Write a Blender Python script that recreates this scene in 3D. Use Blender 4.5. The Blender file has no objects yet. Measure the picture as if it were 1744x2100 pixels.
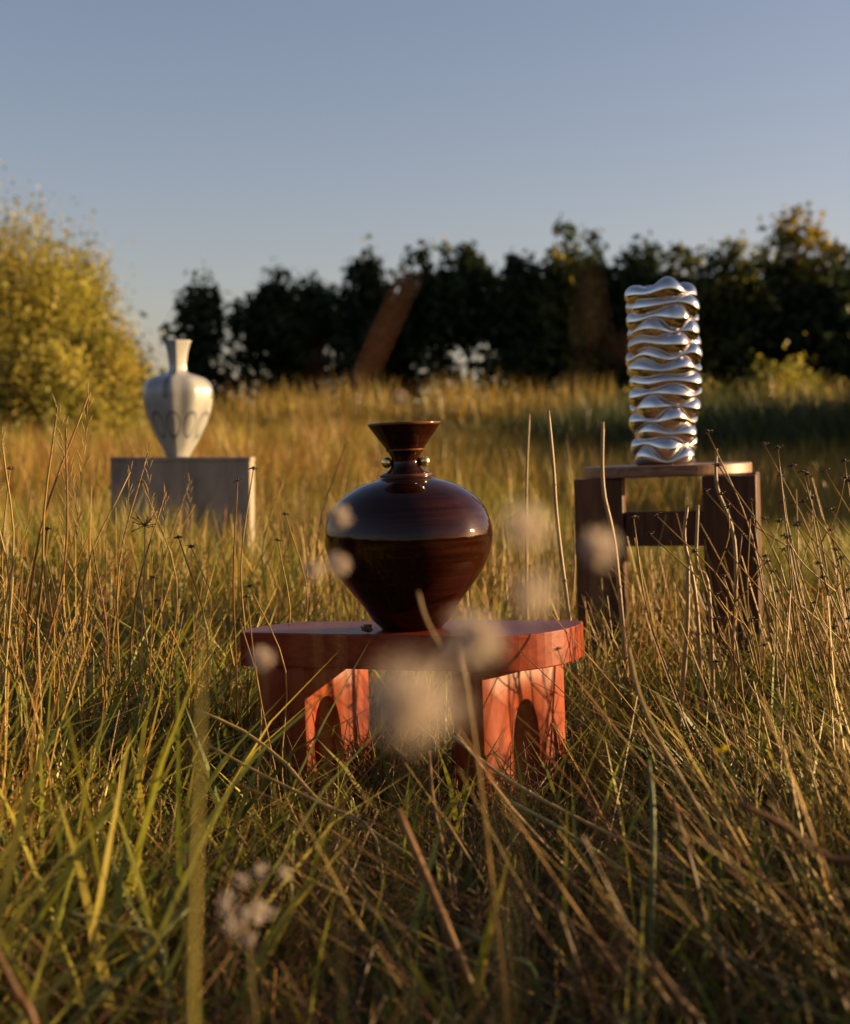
import bpy, bmesh, math
import numpy as np
from mathutils import Vector, Matrix, Quaternion

R = math.radians
scene = bpy.context.scene
col = scene.collection
rng = np.random.default_rng(7)

# ------------------------------------------------------------------ camera, sky, sun, exposure
FPX = 1487.0                       # focal length in pixels of the 850 x 1024 frame
CAMZ = 0.82
PITCH = R(2.2)
cam = bpy.data.cameras.new('camera')
cam.sensor_fit = 'VERTICAL'; cam.sensor_height = 24.0; cam.lens = 24.0 * FPX / 1024
cam.clip_start = 0.05; cam.clip_end = 2000
cam.dof.use_dof = True; cam.dof.focus_distance = 3.1; cam.dof.aperture_fstop = 2.2
cam_ob = bpy.data.objects.new('camera', cam); col.objects.link(cam_ob)
cam_ob.location = (0, 0, CAMZ); cam_ob.rotation_euler = (R(90) - PITCH, 0, 0)
scene.camera = cam_ob

SUN_EL, SUN_BACK = R(9.5), R(9)
S = Vector((math.cos(SUN_BACK) * math.cos(SUN_EL), math.sin(SUN_BACK) * math.cos(SUN_EL), math.sin(SUN_EL)))
world = bpy.data.worlds.new('World'); scene.world = world; world.use_nodes = True
wn = world.node_tree; wn.nodes.clear()
sky = wn.nodes.new('ShaderNodeTexSky'); sky.sky_type = 'NISHITA'; sky.sun_disc = False
sky.sun_elevation = SUN_EL; sky.sun_rotation = R(90) - SUN_BACK
sky.air_density = 1.0; sky.dust_density = 1.2; sky.ozone_density = 2.2
bg = wn.nodes.new('ShaderNodeBackground'); bg.inputs['Strength'].default_value = 0.060
wo = wn.nodes.new('ShaderNodeOutputWorld')
tint = wn.nodes.new('ShaderNodeMix'); tint.data_type = 'RGBA'; tint.blend_type = 'MULTIPLY'; tint.inputs[0].default_value = 1
tint.inputs[7].default_value = (1.33, 0.985, 0.93, 1)          # white balance of the film
wn.links.new(sky.outputs[0], tint.inputs[6]); wn.links.new(tint.outputs[2], bg.inputs[0]); wn.links.new(bg.outputs[0], wo.inputs[0])
sun = bpy.data.lights.new('sun', 'SUN'); sun.energy = 5.0; sun.angle = R(0.5); sun.color = (1.0, 0.70, 0.33)
sun_ob = bpy.data.objects.new('sun', sun); col.objects.link(sun_ob)
sun_ob.location = (20, 3, 12); sun_ob.rotation_euler = (-S).to_track_quat('-Z', 'Y').to_euler()
scene.view_settings.view_transform = 'Standard'; scene.view_settings.look = 'None'
scene.view_settings.exposure = 1.55; scene.view_settings.gamma = 1.0
scene.view_settings.use_curve_mapping = False
scene.cycles.max_bounces = 6; scene.cycles.diffuse_bounces = 3; scene.cycles.glossy_bounces = 4
scene.cycles.transmission_bounces = 3; scene.cycles.transparent_max_bounces = 4

def at(u, v, d):
    """world point at depth d for a photo position (u, v on a 1744 x 2100 picture)"""
    px, py = u * 850 / 1744, v * 1024 / 2100
    c = Vector(((px - 425) / FPX, -(py - 512) / FPX, -1)) * d
    return cam_ob.location + Matrix.Rotation(R(90) - PITCH, 3, 'X') @ c

def gz(x, y):
    """ground height: level meadow, rising a little behind the plinths"""
    t = np.clip((np.asarray(y, float) - 7.0) / 22.0, 0, 1)
    return 0.68 * t * t * (3 - 2 * t) + 0.0 * np.asarray(x, float)

# ------------------------------------------------------------------ materials
def new_mat(name):
    m = bpy.data.materials.new(name); m.use_nodes = True
    return m, m.node_tree.nodes, m.node_tree.links, m.node_tree.nodes['Principled BSDF']

def foliage_mat(name, transl=0.35, rough=0.5, spec=0.3):
    m, n, l, b = new_mat(name)
    a = n.new('ShaderNodeAttribute'); a.attribute_name = 'col'
    l.new(a.outputs['Color'], b.inputs['Base Color'])
    b.inputs['Roughness'].default_value = rough
    b.inputs['Specular IOR Level'].default_value = spec
    t = n.new('ShaderNodeBsdfTranslucent'); l.new(a.outputs['Color'], t.inputs['Color'])
    mx = n.new('ShaderNodeMixShader'); mx.inputs[0].default_value = transl
    l.new(b.outputs[0], mx.inputs[1]); l.new(t.outputs[0], mx.inputs[2])
    l.new(mx.outputs[0], n['Material Output'].inputs[0])
    return m

def ramp(n, pts):
    r = n.new('ShaderNodeValToRGB')
    while len(r.color_ramp.elements) < len(pts): r.color_ramp.elements.new(0.5)
    for e, (p, c) in zip(r.color_ramp.elements, pts):
        e.position = p; e.color = (*c, 1)
    return r

def wood_mat(name, c1, c2, scale, rough, bump=0.25, spec=0.4):
    m, n, l, b = new_mat(name)
    tc = n.new('ShaderNodeTexCoord'); mp = n.new('ShaderNodeMapping'); mp.inputs['Scale'].default_value = scale
    l.new(tc.outputs['Object'], mp.inputs[0])
    ns = n.new('ShaderNodeTexNoise'); ns.inputs['Scale'].default_value = 6; ns.inputs['Detail'].default_value = 8
    ns.inputs['Distortion'].default_value = 0.6
    l.new(mp.outputs[0], ns.inputs['Vector'])
    r = ramp(n, [(0.3, c1), (0.7, c2)]); l.new(ns.outputs[0], r.inputs[0])
    l.new(r.outputs[0], b.inputs['Base Color'])
    b.inputs['Roughness'].default_value = rough; b.inputs['Specular IOR Level'].default_value = spec
    bp = n.new('ShaderNodeBump'); bp.inputs['Strength'].default_value = bump; bp.inputs['Distance'].default_value = 0.002
    l.new(ns.outputs[0], bp.inputs['Height']); l.new(bp.outputs[0], b.inputs['Normal'])
    return m

M_blade = foliage_mat('grass_blade', 0.30, 0.42, 0.25)
M_straw = foliage_mat('dry_straw', 0.15, 0.45, 0.25)
M_leaf = foliage_mat('tree_leaf', 0.42, 0.5, 0.2)
M_fluff = foliage_mat('seed_fluff', 0.5, 0.8, 0.1)
M_red_h = wood_mat('red_stained_wood_top', (0.13, 0.012, 0.004), (0.215, 0.035, 0.010), (1.5, 14, 14), 0.34, 0.14, 0.25)
M_red_v = wood_mat('red_stained_wood_leg', (0.15, 0.018, 0.004), (0.235, 0.044, 0.011), (9, 9, 1.4), 0.5, 0.2, 0.15)
M_dark = wood_mat('dark_walnut_wood', (0.026, 0.009, 0.004), (0.085, 0.032, 0.014), (9, 9, 1.0), 0.42, 0.2, 0.2)
M_disc = wood_mat('walnut_seat', (0.09, 0.040, 0.020), (0.22, 0.11, 0.06), (2, 12, 12), 0.42, 0.2, 0.4)
M_bark = wood_mat('bark', (0.03, 0.022, 0.015), (0.08, 0.06, 0.04), (3, 3, 1), 0.9, 0.8, 0.1)

def plinth_mat():
    m, n, l, b = new_mat('weathered_grey_board')
    tc = n.new('ShaderNodeTexCoord')
    ns = n.new('ShaderNodeTexNoise'); ns.inputs['Scale'].default_value = 5; ns.inputs['Detail'].default_value = 10; ns.inputs['Roughness'].default_value = 0.65
    mp = n.new('ShaderNodeMapping'); mp.inputs['Scale'].default_value = (2.2, 2.2, 0.6); l.new(tc.outputs['Object'], mp.inputs[0])
    l.new(mp.outputs[0], ns.inputs['Vector'])
    r = ramp(n, [(0.3, (0.11, 0.086, 0.068)), (0.5, (0.22, 0.18, 0.145)), (0.72, (0.30, 0.245, 0.195))]); l.new(ns.outputs[0], r.inputs[0])
    l.new(r.outputs[0], b.inputs['Base Color']); b.inputs['Roughness'].default_value = 0.7
    bp = n.new('ShaderNodeBump'); bp.inputs['Strength'].default_value = 0.2; bp.inputs['Distance'].default_value = 0.004
    l.new(ns.outputs[0], bp.inputs['Height']); l.new(bp.outputs[0], b.inputs['Normal'])
    return m
M_plinth = plinth_mat()

def glaze_mat(name, c1, c2, rough=0.07):
    m, n, l, b = new_mat(name)
    tc = n.new('ShaderNodeTexCoord'); mp = n.new('ShaderNodeMapping'); mp.inputs['Scale'].default_value = (1.2, 1.2, 30)
    l.new(tc.outputs['Object'], mp.inputs[0])
    ns = n.new('ShaderNodeTexNoise'); ns.inputs['Scale'].default_value = 5; ns.inputs['Detail'].default_value = 5
    l.new(mp.outputs[0], ns.inputs['Vector'])
    r = ramp(n, [(0.3, c1), (0.72, c2)]); l.new(ns.outputs[0], r.inputs[0])
    l.new(r.outputs[0], b.inputs['Base Color'])
    b.inputs['Roughness'].default_value = rough; b.inputs['IOR'].default_value = 1.36
    b.inputs['Specular IOR Level'].default_value = 0.5
    bp = n.new('ShaderNodeBump'); bp.inputs['Strength'].default_value = 0.06; bp.inputs['Distance'].default_value = 0.002
    n2 = n.new('ShaderNodeTexNoise'); n2.inputs['Scale'].default_value = 16; n2.inputs['Detail'].default_value = 2
    m2 = n.new('ShaderNodeMapping'); m2.inputs['Scale'].default_value = (1, 1, 1.6); l.new(tc.outputs['Object'], m2.inputs[0]); l.new(m2.outputs[0], n2.inputs['Vector'])
    b2 = n.new('ShaderNodeBump'); b2.inputs['Strength'].default_value = 0.10; b2.inputs['Distance'].default_value = 0.012
    l.new(n2.outputs[0], b2.inputs['Height']); l.new(bp.outputs[0], b2.inputs['Normal'])
    l.new(ns.outputs[0], bp.inputs['Height']); l.new(b2.outputs[0], b.inputs['Normal'])
    return m
M_glaze = glaze_mat('dark_brown_glaze', (0.009, 0.0022, 0.0011), (0.026, 0.0062, 0.0026))
M_amber = glaze_mat('thin_amber_glaze', (0.08, 0.026, 0.007), (0.15, 0.058, 0.017), 0.15)

def metal_mat(name, c, rough):
    m, n, l, b = new_mat(name)
    b.inputs['Base Color'].default_value = (*c, 1); b.inputs['Metallic'].default_value = 1; b.inputs['Roughness'].default_value = rough
    ns = n.new('ShaderNodeTexNoise'); ns.inputs['Scale'].default_value = 60; ns.inputs['Detail'].default_value = 3
    bp = n.new('ShaderNodeBump'); bp.inputs['Strength'].default_value = 0.05; bp.inputs['Distance'].default_value = 0.002
    l.new(ns.outputs[0], bp.inputs['Height']); l.new(bp.outputs[0], b.inputs['Normal'])
    return m
M_steel = metal_mat('polished_aluminium', (0.62, 0.60, 0.58), 0.085)
M_gold = metal_mat('brass_bead', (0.80, 0.60, 0.25), 0.28)

def ground_mat():
    m, n, l, b = new_mat('meadow_soil')
    tc = n.new('ShaderNodeTexCoord')
    ns = n.new('ShaderNodeTexNoise'); ns.inputs['Scale'].default_value = 3; ns.inputs['Detail'].default_value = 10
    l.new(tc.outputs['Object'], ns.inputs['Vector'])
    r = ramp(n, [(0.3, (0.010, 0.008, 0.004)), (0.55, (0.022, 0.017, 0.007)), (0.75, (0.05, 0.035, 0.012))])
    l.new(ns.outputs[0], r.inputs[0]); l.new(r.outputs[0], b.inputs['Base Color'])
    b.inputs['Roughness'].default_value = 1; b.inputs['Specular IOR Level'].default_value = 0
    return m
M_ground = ground_mat()

def pale_mat():
    """off-white glaze with slate blue brush lines: ovals round the lower belly and a streak under the neck that doubles as painted groove shade (UV: x = turns, y = height)"""
    m, n, l, b = new_mat('pale_glaze_with_blue_brushwork')
    uv = n.new('ShaderNodeUVMap'); uv.uv_map = 'UVMap'
    sep = n.new('ShaderNodeSeparateXYZ'); l.new(uv.outputs[0], sep.inputs[0])
    def math_(op, a, b_=None):
        k = n.new('ShaderNodeMath'); k.operation = op
        for i, q in enumerate((a, b_)):
            if q is None: continue
            if isinstance(q, (int, float)): k.inputs[i].default_value = q
            else: l.new(q, k.inputs[i])
        return k.outputs[0]
    NB = 10
    fr = math_('SUBTRACT', math_('FRACT', math_('MULTIPLY', sep.outputs[0], NB)), 0.5)
    du = math_('DIVIDE', fr, 0.42)
    dv = math_('DIVIDE', math_('SUBTRACT', sep.outputs[1], 0.275), 0.115)
    rr = math_('SQRT', math_('ADD', math_('MULTIPLY', du, du), math_('MULTIPLY', dv, dv)))
    dist = math_('ABSOLUTE', math_('SUBTRACT', rr, 0.9))
    ring = math_('SUBTRACT', 1.0, math_('MINIMUM', math_('DIVIDE', dist, 0.17), 1.0))
    ns = n.new('ShaderNodeTexNoise'); ns.inputs['Scale'].default_value = 14; ns.inputs['Detail'].default_value = 4
    tc = n.new('ShaderNodeTexCoord'); l.new(tc.outputs['Object'], ns.inputs['Vector'])
    ring = math_('MULTIPLY', math_('POWER', ring, 0.5), math_('MULTIPLY', ns.outputs[0], 1.5))
    streak = math_('SUBTRACT', 1.0, math_('MINIMUM', math_('DIVIDE', math_('ABSOLUTE', math_('SUBTRACT', math_('FRACT', math_('ADD', math_('MULTIPLY', sep.outputs[0], 4), 0.62)), 0.5)), 0.09), 1.0))  # blue line, also painting the dark valley between two lobes
    band = math_('MULTIPLY', math_('GREATER_THAN', sep.outputs[1], 0.5), math_('LESS_THAN', sep.outputs[1], 0.76))
    streak = math_('MULTIPLY', math_('MULTIPLY', streak, band), 0.7)
    fac = math_('MINIMUM', math_('MAXIMUM', ring, streak), 0.68)
    r = ramp(n, [(0.3, (0.235, 0.23, 0.22)), (0.7, (0.31, 0.305, 0.29))]); l.new(ns.outputs[0], r.inputs[0])
    mx = n.new('ShaderNodeMix'); mx.data_type = 'RGBA'
    l.new(fac, mx.inputs[0]); l.new(r.outputs[0], mx.inputs[6]); mx.inputs[7].default_value = (0.03, 0.036, 0.07, 1)
    l.new(mx.outputs[2], b.inputs['Base Color']); b.inputs['Roughness'].default_value = 0.3
    return m
M_pale = pale_mat()

# ------------------------------------------------------------------ object helpers
def tag(o, label=None, cat=None, group=None, kind=None):
    if label: o['label'] = label
    if cat: o['category'] = cat
    if group: o['group'] = group
    if kind: o['kind'] = kind
    return o

def empty(name, loc, rot=(0, 0, 0)):
    o = bpy.data.objects.new(name, None); col.objects.link(o)
    o.empty_display_size = 0.05; o.location = loc; o.rotation_euler = rot
    return o

def link(name, me, mats, parent=None, smooth=True):
    o = bpy.data.objects.new(name, me); col.objects.link(o)
    if not isinstance(mats, (list, tuple)): mats = [mats]
    if not me.materials:
        for m in mats: me.materials.append(m)
    if smooth: me.polygons.foreach_set('use_smooth', [True] * len(me.polygons))
    if parent: o.parent = parent
    return o

def bevel(o, w, seg=2):
    b = o.modifiers.new('bevel', 'BEVEL'); b.width = w; b.segments = seg; b.limit_method = 'ANGLE'; b.angle_limit = R(40)
    return o

def np_mesh(name, verts, faces, cols=None):
    """verts (N,3); faces: list of int arrays (M,k); cols (N,3) -> colour attribute 'col'"""
    me = bpy.data.meshes.new(name)
    verts = np.asarray(verts, np.float32)
    me.vertices.add(len(verts)); me.vertices.foreach_set('co', verts.ravel())
    faces = [np.asarray(f, np.int32) for f in faces if len(f)]
    nl = sum(f.size for f in faces); nf = sum(len(f) for f in faces)
    me.loops.add(nl); me.polygons.add(nf)
    me.loops.foreach_set('vertex_index', np.concatenate([f.ravel() for f in faces]))
    tot = np.concatenate([np.full(len(f), f.shape[1], np.int32) for f in faces])
    st = np.concatenate([[0], np.cumsum(tot)[:-1]]).astype(np.int32)
    me.polygons.foreach_set('loop_start', st); me.polygons.foreach_set('loop_total', tot)
    if cols is not None:
        a = me.attributes.new('col', 'FLOAT_COLOR', 'POINT')
        c = np.ones((len(verts), 4), np.float32); c[:, :3] = np.asarray(cols) * 0.72      # dry plant matter is darker than it looks in low sun
        a.data.foreach_set('color', c.ravel())
    me.update(calc_edges=True)
    return me

class Parts:
    """collects verts/faces/colours of several bits into one mesh"""
    def __init__(s): s.v, s.f, s.c, s.n = [], [], [], 0
    def add(s, v, fs, c):
        v = np.asarray(v, float)
        c = np.broadcast_to(np.asarray(c, float), (len(v), 3)) if np.ndim(c) == 1 else c
        s.v.append(v); s.c.append(c)
        for f in fs:
            if len(f): s.f.append(np.asarray(f, int) + s.n)
        s.n += len(v)
    def mesh(s, name): return np_mesh(name, np.concatenate(s.v), s.f, np.concatenate(s.c))

def tube(pts, rad, sides=6, caps=True):
    pts = np.asarray(pts, float); L = len(pts)
    rad = np.broadcast_to(np.asarray(rad, float), (L,))
    tg = np.gradient(pts, axis=0); tg /= np.linalg.norm(tg, axis=1)[:, None] + 1e-12
    ref = np.array([0.13, 0.97, 0.2]) if abs(tg[0][1]) < 0.8 else np.array([1, 0.1, 0.2])
    a = np.cross(tg, ref); a /= np.linalg.norm(a, axis=1)[:, None]
    b = np.cross(tg, a)
    th = np.arange(sides) * 2 * math.pi / sides
    v = pts[:, None, :] + rad[:, None, None] * (np.cos(th)[None, :, None] * a[:, None, :] + np.sin(th)[None, :, None] * b[:, None, :])
    v = v.reshape(-1, 3)
    q = [(i * sides + j, i * sides + (j + 1) % sides, (i + 1) * sides + (j + 1) % sides, (i + 1) * sides + j) for i in range(L - 1) for j in range(sides)]
    fs = [np.array(q)]
    if caps and sides > 2:
        fs.append(np.array([list(range(sides))[::-1]])); fs.append(np.array([[(L - 1) * sides + j for j in range(sides)]]))
    return v, fs

def smooth_path(pts, n=14):
    """Catmull-Rom through the given points"""
    P = [np.array(p, float) for p in pts]
    P = [2 * P[0] - P[1]] + P + [2 * P[-1] - P[-2]]
    out = []
    seg = len(P) - 3; per = max(2, n // seg)
    for i in range(seg):
        p0, p1, p2, p3 = P[i:i + 4]
        for k in range(per):
            t = k / per
            out.append(0.5 * (2 * p1 + (p2 - p0) * t + (2 * p0 - 5 * p1 + 4 * p2 - p3) * t * t + (3 * p1 - p0 - 3 * p2 + p3) * t ** 3))
    out.append(P[-2])
    return np.array(out)

def lathe(profile, seg=96, shape=None, axis=None):
    """profile [(r,z)] bottom to top; shape(theta,i)->radius factor; returns verts, quads (as arrays)"""
    P = np.array(profile, float); n = len(P)
    th = np.arange(seg) * 2 * math.pi / seg
    v = np.zeros((n, seg, 3))
    for i, (r, z) in enumerate(P):
        k = np.ones(seg) if shape is None else shape(th, i)
        v[i, :, 0] = r * k * np.cos(th); v[i, :, 1] = r * k * np.sin(th); v[i, :, 2] = z
    q = [(i * seg + j, i * seg + (j + 1) % seg, (i + 1) * seg + (j + 1) % seg, (i + 1) * seg + j) for i in range(n - 1) for j in range(seg)]
    return v.reshape(-1, 3), np.array(q)

def prism(poly, z0, z1, name):
    """extruded plan polygon (list of xy)"""
    bm = bmesh.new()
    lo = [bm.verts.new((x, y, z0)) for x, y in poly]; hi = [bm.verts.new((x, y, z1)) for x, y in poly]
    bm.faces.new(lo[::-1]); bm.faces.new(hi)
    n = len(poly)
    for i in range(n): bm.faces.new((lo[i], lo[(i + 1) % n], hi[(i + 1) % n], hi[i]))
    bmesh.ops.recalc_face_normals(bm, faces=bm.faces)
    me = bpy.data.meshes.new(name); bm.to_mesh(me); bm.free()
    return me

# ------------------------------------------------------------------ ground
gy = np.concatenate([np.linspace(-30, 40, 71), np.array([60, 100, 200, 500, 1200])])
gx = np.concatenate([[-900, -300, -100], np.linspace(-40, 40, 41), [100, 300, 900]])
X, Y = np.meshgrid(gx, gy); Z = gz(X, Y)
gv = np.stack([X, Y, Z], -1).reshape(-1, 3); nx = len(gx)
gq = [(i * nx + j, i * nx + j + 1, (i + 1) * nx + j + 1, (i + 1) * nx + j) for i in range(len(gy) - 1) for j in range(nx - 1)]
ground = link('ground', np_mesh('ground', gv, [np.array(gq)]), M_ground)
ground['kind'] = 'structure'; ground['label'] = 'dark meadow soil under the grass'

# ------------------------------------------------------------------ trees
def leaf_quads(c, size, colr, r_):
    """one bent-free quad per centre, random orientation"""
    n = len(c)
    a = r_.normal(size=(n, 3)); a /= np.linalg.norm(a, axis=1)[:, None]
    b = np.cross(a, r_.normal(size=(n, 3))); b /= np.linalg.norm(b, axis=1)[:, None]
    s = size * r_.uniform(0.6, 1.4, (n, 1))
    v = np.stack([c - a * s, c + b * s * 0.55, c + a * s, c - b * s * 0.55], 1).reshape(-1, 3)
    f = np.arange(4 * n).reshape(n, 4)
    return v, f, np.repeat(colr, 4, axis=0)

def make_tree(name, x, y, h, w, label, cat, group, leafc, leaf=0.16, nclump=150, per=26, low=0.12, spread=0.3, seed=0, lobes=None, gap=0.0, trunk_r=0.13, lean=0.0):
    r_ = np.random.default_rng(seed)
    z0 = float(gz(x, y))
    root = tag(empty(name, (x, y, z0)), label, cat, group)
    # trunk with limbs
    P = Parts()
    top = np.array([lean * h, 0, h * 0.86])
    tp = smooth_path([(0, 0, -0.1), (0.02 * h * r_.normal(), 0.02 * h * r_.normal(), h * 0.3), (lean * h * 0.6, 0, h * 0.6), top], 12)
    P.add(*tube(tp, np.linspace(trunk_r, trunk_r * 0.2, len(tp)), 7), (0.5, 0.5, 0.5))
    tips = []
    for k in range(12):
        i = int(len(tp) * (0.2 + 0.7 * k / 12)); b0 = tp[min(i, len(tp) - 2)]
        az = r_.uniform(0, 2 * math.pi); L = w * 0.5 * r_.uniform(0.5, 0.95) * (1 - 0.5 * k / 12)
        e = b0 + np.array([math.cos(az) * L, math.sin(az) * L, L * r_.uniform(0.5, 1.1)])
        mid = (b0 + e) / 2 + np.array([0, 0, -0.08 * L])
        lp = smooth_path([b0, mid, e], 6)
        P.add(*tube(lp, np.linspace(trunk_r * 0.4, trunk_r * 0.1, len(lp)), 5), (0.5, 0.5, 0.5)); tips.append(e)
    link('trunk', P.mesh('trunk'), M_bark, root)
    # crown: leaf clumps filling lobes
    if lobes is None:
        lobes = [(0, 0, 0.5, 0.46, 0.32), (-0.17, 0.05, 0.66, 0.36, 0.22), (0.2, -0.05, 0.62, 0.36, 0.24), (0.02, 0, 0.80, 0.26, 0.16), (0.13, 0, 0.72, 0.28, 0.17), (0, 0, 0.32, 0.46, 0.24), (0.03, 0, 0.90, 0.18, 0.09)]
        lobes = [(a + r_.normal(0, .06), b, c_ + r_.normal(0, .015), d_ * r_.uniform(.85, 1.15), e_) for a, b, c_, d_, e_ in lobes]
    wt = np.array([l[3] ** 2 * l[4] for l in lobes]); wt /= wt.sum()
    ks = r_.choice(len(lobes), nclump, p=wt)
    d = r_.normal(size=(nclump, 3)); d /= np.linalg.norm(d, axis=1)[:, None]
    rad = r_.uniform(0.15, 1.0, (nclump, 1)) ** 0.5
    L = np.array(lobes)[ks]
    c = np.stack([L[:, 0] * w + lean * h * L[:, 2], L[:, 1] * w, L[:, 2] * h], 1) + d * rad * np.stack([L[:, 3] * w, L[:, 3] * w, L[:, 4] * h], 1)
    keep = (c[:, 2] > low * h) & (r_.random(nclump) > gap * np.clip((0.66 - c[:, 2] / h) / 0.16, 0, 1))
    c = c[keep]
    cs = spread * r_.uniform(0.6, 1.3, len(c))
    base = np.array(leafc)[r_.integers(0, len(leafc), len(c))] * r_.uniform(0.65, 1.35, (len(c), 1))
    pts = (c[:, None, :] + r_.normal(size=(len(c), per, 3)) * cs[:, None, None]).reshape(-1, 3)
    cc = np.repeat(base, per, 0) * r_.uniform(0.8, 1.25, (len(pts), 1))
    v, f, cc = leaf_quads(pts, leaf, cc, r_)
    link('crown', np_mesh('crown', v, [f], cc), M_leaf, root, smooth=False)
    return root

DK = [(0.022, 0.042, 0.016), (0.032, 0.054, 0.018), (0.044, 0.060, 0.016)]
OL = [(0.11, 0.11, 0.018), (0.17, 0.15, 0.022), (0.09, 0.10, 0.018)]  # light green leaves; sunlight on the right-hand tops is put into them too
GOLD = [(0.40, 0.34, 0.055), (0.36, 0.33, 0.055), (0.43, 0.35, 0.055), (0.28, 0.28, 0.05), (0.37, 0.27, 0.05)]
D_ROW = 60.0
U = 850 / 1744 / FPX      # metres per photo unit per metre of distance
def row_tree(u, top, wu, dd=0.0, colr=DK, label='', seed=0, **kw):
    d = D_ROW + dd
    x = (u - 872) * U * d
    ztop = CAMZ + (933 - top) * U * d
    z0 = float(gz(x, d))
    return make_tree('broadleaf_tree', x, d, ztop - z0, wu * (1.0 if u < 450 else 1.28) * U * d, label, 'tree', 'trees in the dark row across the field', colr, leaf=0.18, spread=0.26, seed=seed, **{**kw, 'nclump': int(kw.get('nclump', 150) * 1.5)})
row_tree(408, 568, 112, 0, label='narrow pointed dark tree standing apart at the left end of the row', seed=11, nclump=120, gap=0.75, low=0.06)
row_tree(466, 690, 85, 3, label='low thin dark tree full of sky gaps beside the pointed tree', seed=12, nclump=18, gap=0.8, low=0.02)
row_tree(560, 548, 118, 0, label='dense round dark tree right of the wide sky gap, left half of a twin crown', seed=13, nclump=170, gap=0.4)
row_tree(628, 556, 110, 2, label='dense round dark tree, right half of the twin crown behind the pale vase', seed=14, nclump=170, gap=0.4)
row_tree(735, 524, 115, 0, label='pointed dark tree with a small peaked top left of the blurred red stalk', seed=15, nclump=170, gap=0.55)
row_tree(800, 575, 110, 3, label='lower dark tree filling the dip behind the blurred red stalk', seed=16, nclump=150, gap=0.55)
row_tree(880, 494, 150, 0, label='tall dark tree straight above the dark brown vase, sky spots under it', seed=17, nclump=220, gap=0.82)
row_tree(965, 505, 130, 2, label='broad dark tree with a bright sky hole between its lower branches', seed=18, nclump=180, gap=0.82)
row_tree(1045, 500, 110, 0, label='slim dark tree with a notch of sky on its left shoulder', seed=19, nclump=160, gap=0.55)
row_tree(1135, 464, 135, 0, OL + DK, label='tall square topped dark tree with sunlit tip left of the metal vase', seed=20, nclump=220, gap=0.2)
row_tree(1205, 480, 130, 3, label='dark tree leaning on the right side of the square topped tree', seed=21, nclump=210, gap=0.1)
row_tree(1295, 492, 135, 1, label='wide dark tree right behind the left edge of the metal vase', seed=22, nclump=210, gap=0.0)
row_tree(1395, 478, 105, 4, OL, label='thin light green tree with sky showing through above the metal vase', seed=23, nclump=90, gap=0.1, per=20)
row_tree(1370, 560, 150, 6, label='low dense dark tree hidden mostly behind the metal vase top', seed=24, nclump=200)
row_tree(1485, 482, 125, 0, OL + DK, label='dark tree with ragged twin tips right of the metal vase', seed=25, nclump=200)
row_tree(1565, 530, 150, 2, label='dense dark tree filling the dip before the tallest tree', seed=26, nclump=220)
row_tree(1622, 432, 170, 3, [(0.34, 0.26, 0.03), (0.16, 0.15, 0.025), (0.26, 0.21, 0.03)], label='tallest tree of the row with its top lit golden yellow', seed=27, nclump=200)  # golden sunlight put into the leaf colour of the whole crown
row_tree(1700, 540, 160, 0, label='dense dark tree in front of the golden topped tall tree', seed=28, nclump=230)
row_tree(1775, 480, 180, 2, OL + DK, label='dark tree cut off by the right edge of the picture', seed=29, nclump=230)
for k in range(7):      # the row goes on beyond the frame and shades itself from the low sun
    row_tree(1880 + k * 150, 650 + 25 * math.sin(k * 2.1), 210, 1.5 * math.cos(k * 1.7), label='dark tree of the row where it goes on beyond the right edge', seed=40 + k, nclump=170, per=30)
# left: sunlit golden willows and a dark tree behind them
wl = [(0, 0, 0.48, 0.46, 0.40), (-0.25, 0, 0.35, 0.40, 0.33), (0.25, 0, 0.30, 0.36, 0.3), (0.15, 0, 0.72, 0.24, 0.20), (-0.12, 0, 0.80, 0.20, 0.16), (0.02, 0, 0.86, 0.10, 0.10), (0.3, 0, 0.6, 0.14, 0.16), (-0.3, 0, 0.66, 0.15, 0.2)]
def left_tree(u, top, wu, d, label, colr=GOLD, seed=0, name='willow_tree', group='golden willows at the left edge', **kw):
    x = (u - 872) * U * d; z0 = float(gz(x, d)); zt = CAMZ + (933 - top) * U * d
    return make_tree(name, x, d, zt - z0, wu * U * d, label, 'tree', group, colr, seed=seed, lobes=wl, low=-0.1, **kw)
left_tree(30, 425, 300, 23, 'large golden yellow willow at the left edge with feathery top', seed=61, nclump=330, per=150, leaf=0.036, spread=0.36, trunk_r=0.08)
left_tree(150, 490, 190, 24.5, 'golden green willow with darker hollow, right behind the large one', seed=62, nclump=230, per=140, leaf=0.036, spread=0.2, trunk_r=0.07, colr=GOLD + [(0.12, 0.11, 0.025)])
left_tree(205, 640, 130, 22, 'short rounded golden willow bush low beside the pale vase', seed=63, nclump=150, per=100, leaf=0.038, spread=0.18, trunk_r=0.05)
left_tree(75, 690, 240, 20, 'low golden willow bush in front of the large willow', seed=64, nclump=220, per=100, leaf=0.038, spread=0.18, trunk_r=0.05)
left_tree(-140, 470, 300, 22, 'golden willow beyond the left edge of the picture', seed=65, nclump=240, per=140, leaf=0.036, spread=0.22, trunk_r=0.08)
left_tree(262, 645, 90, 50, 'small dark tree peeping out right of the golden willows', DK, 66, 'broadleaf_tree', None, nclump=60, per=24, leaf=0.14, spread=0.25)

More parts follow.
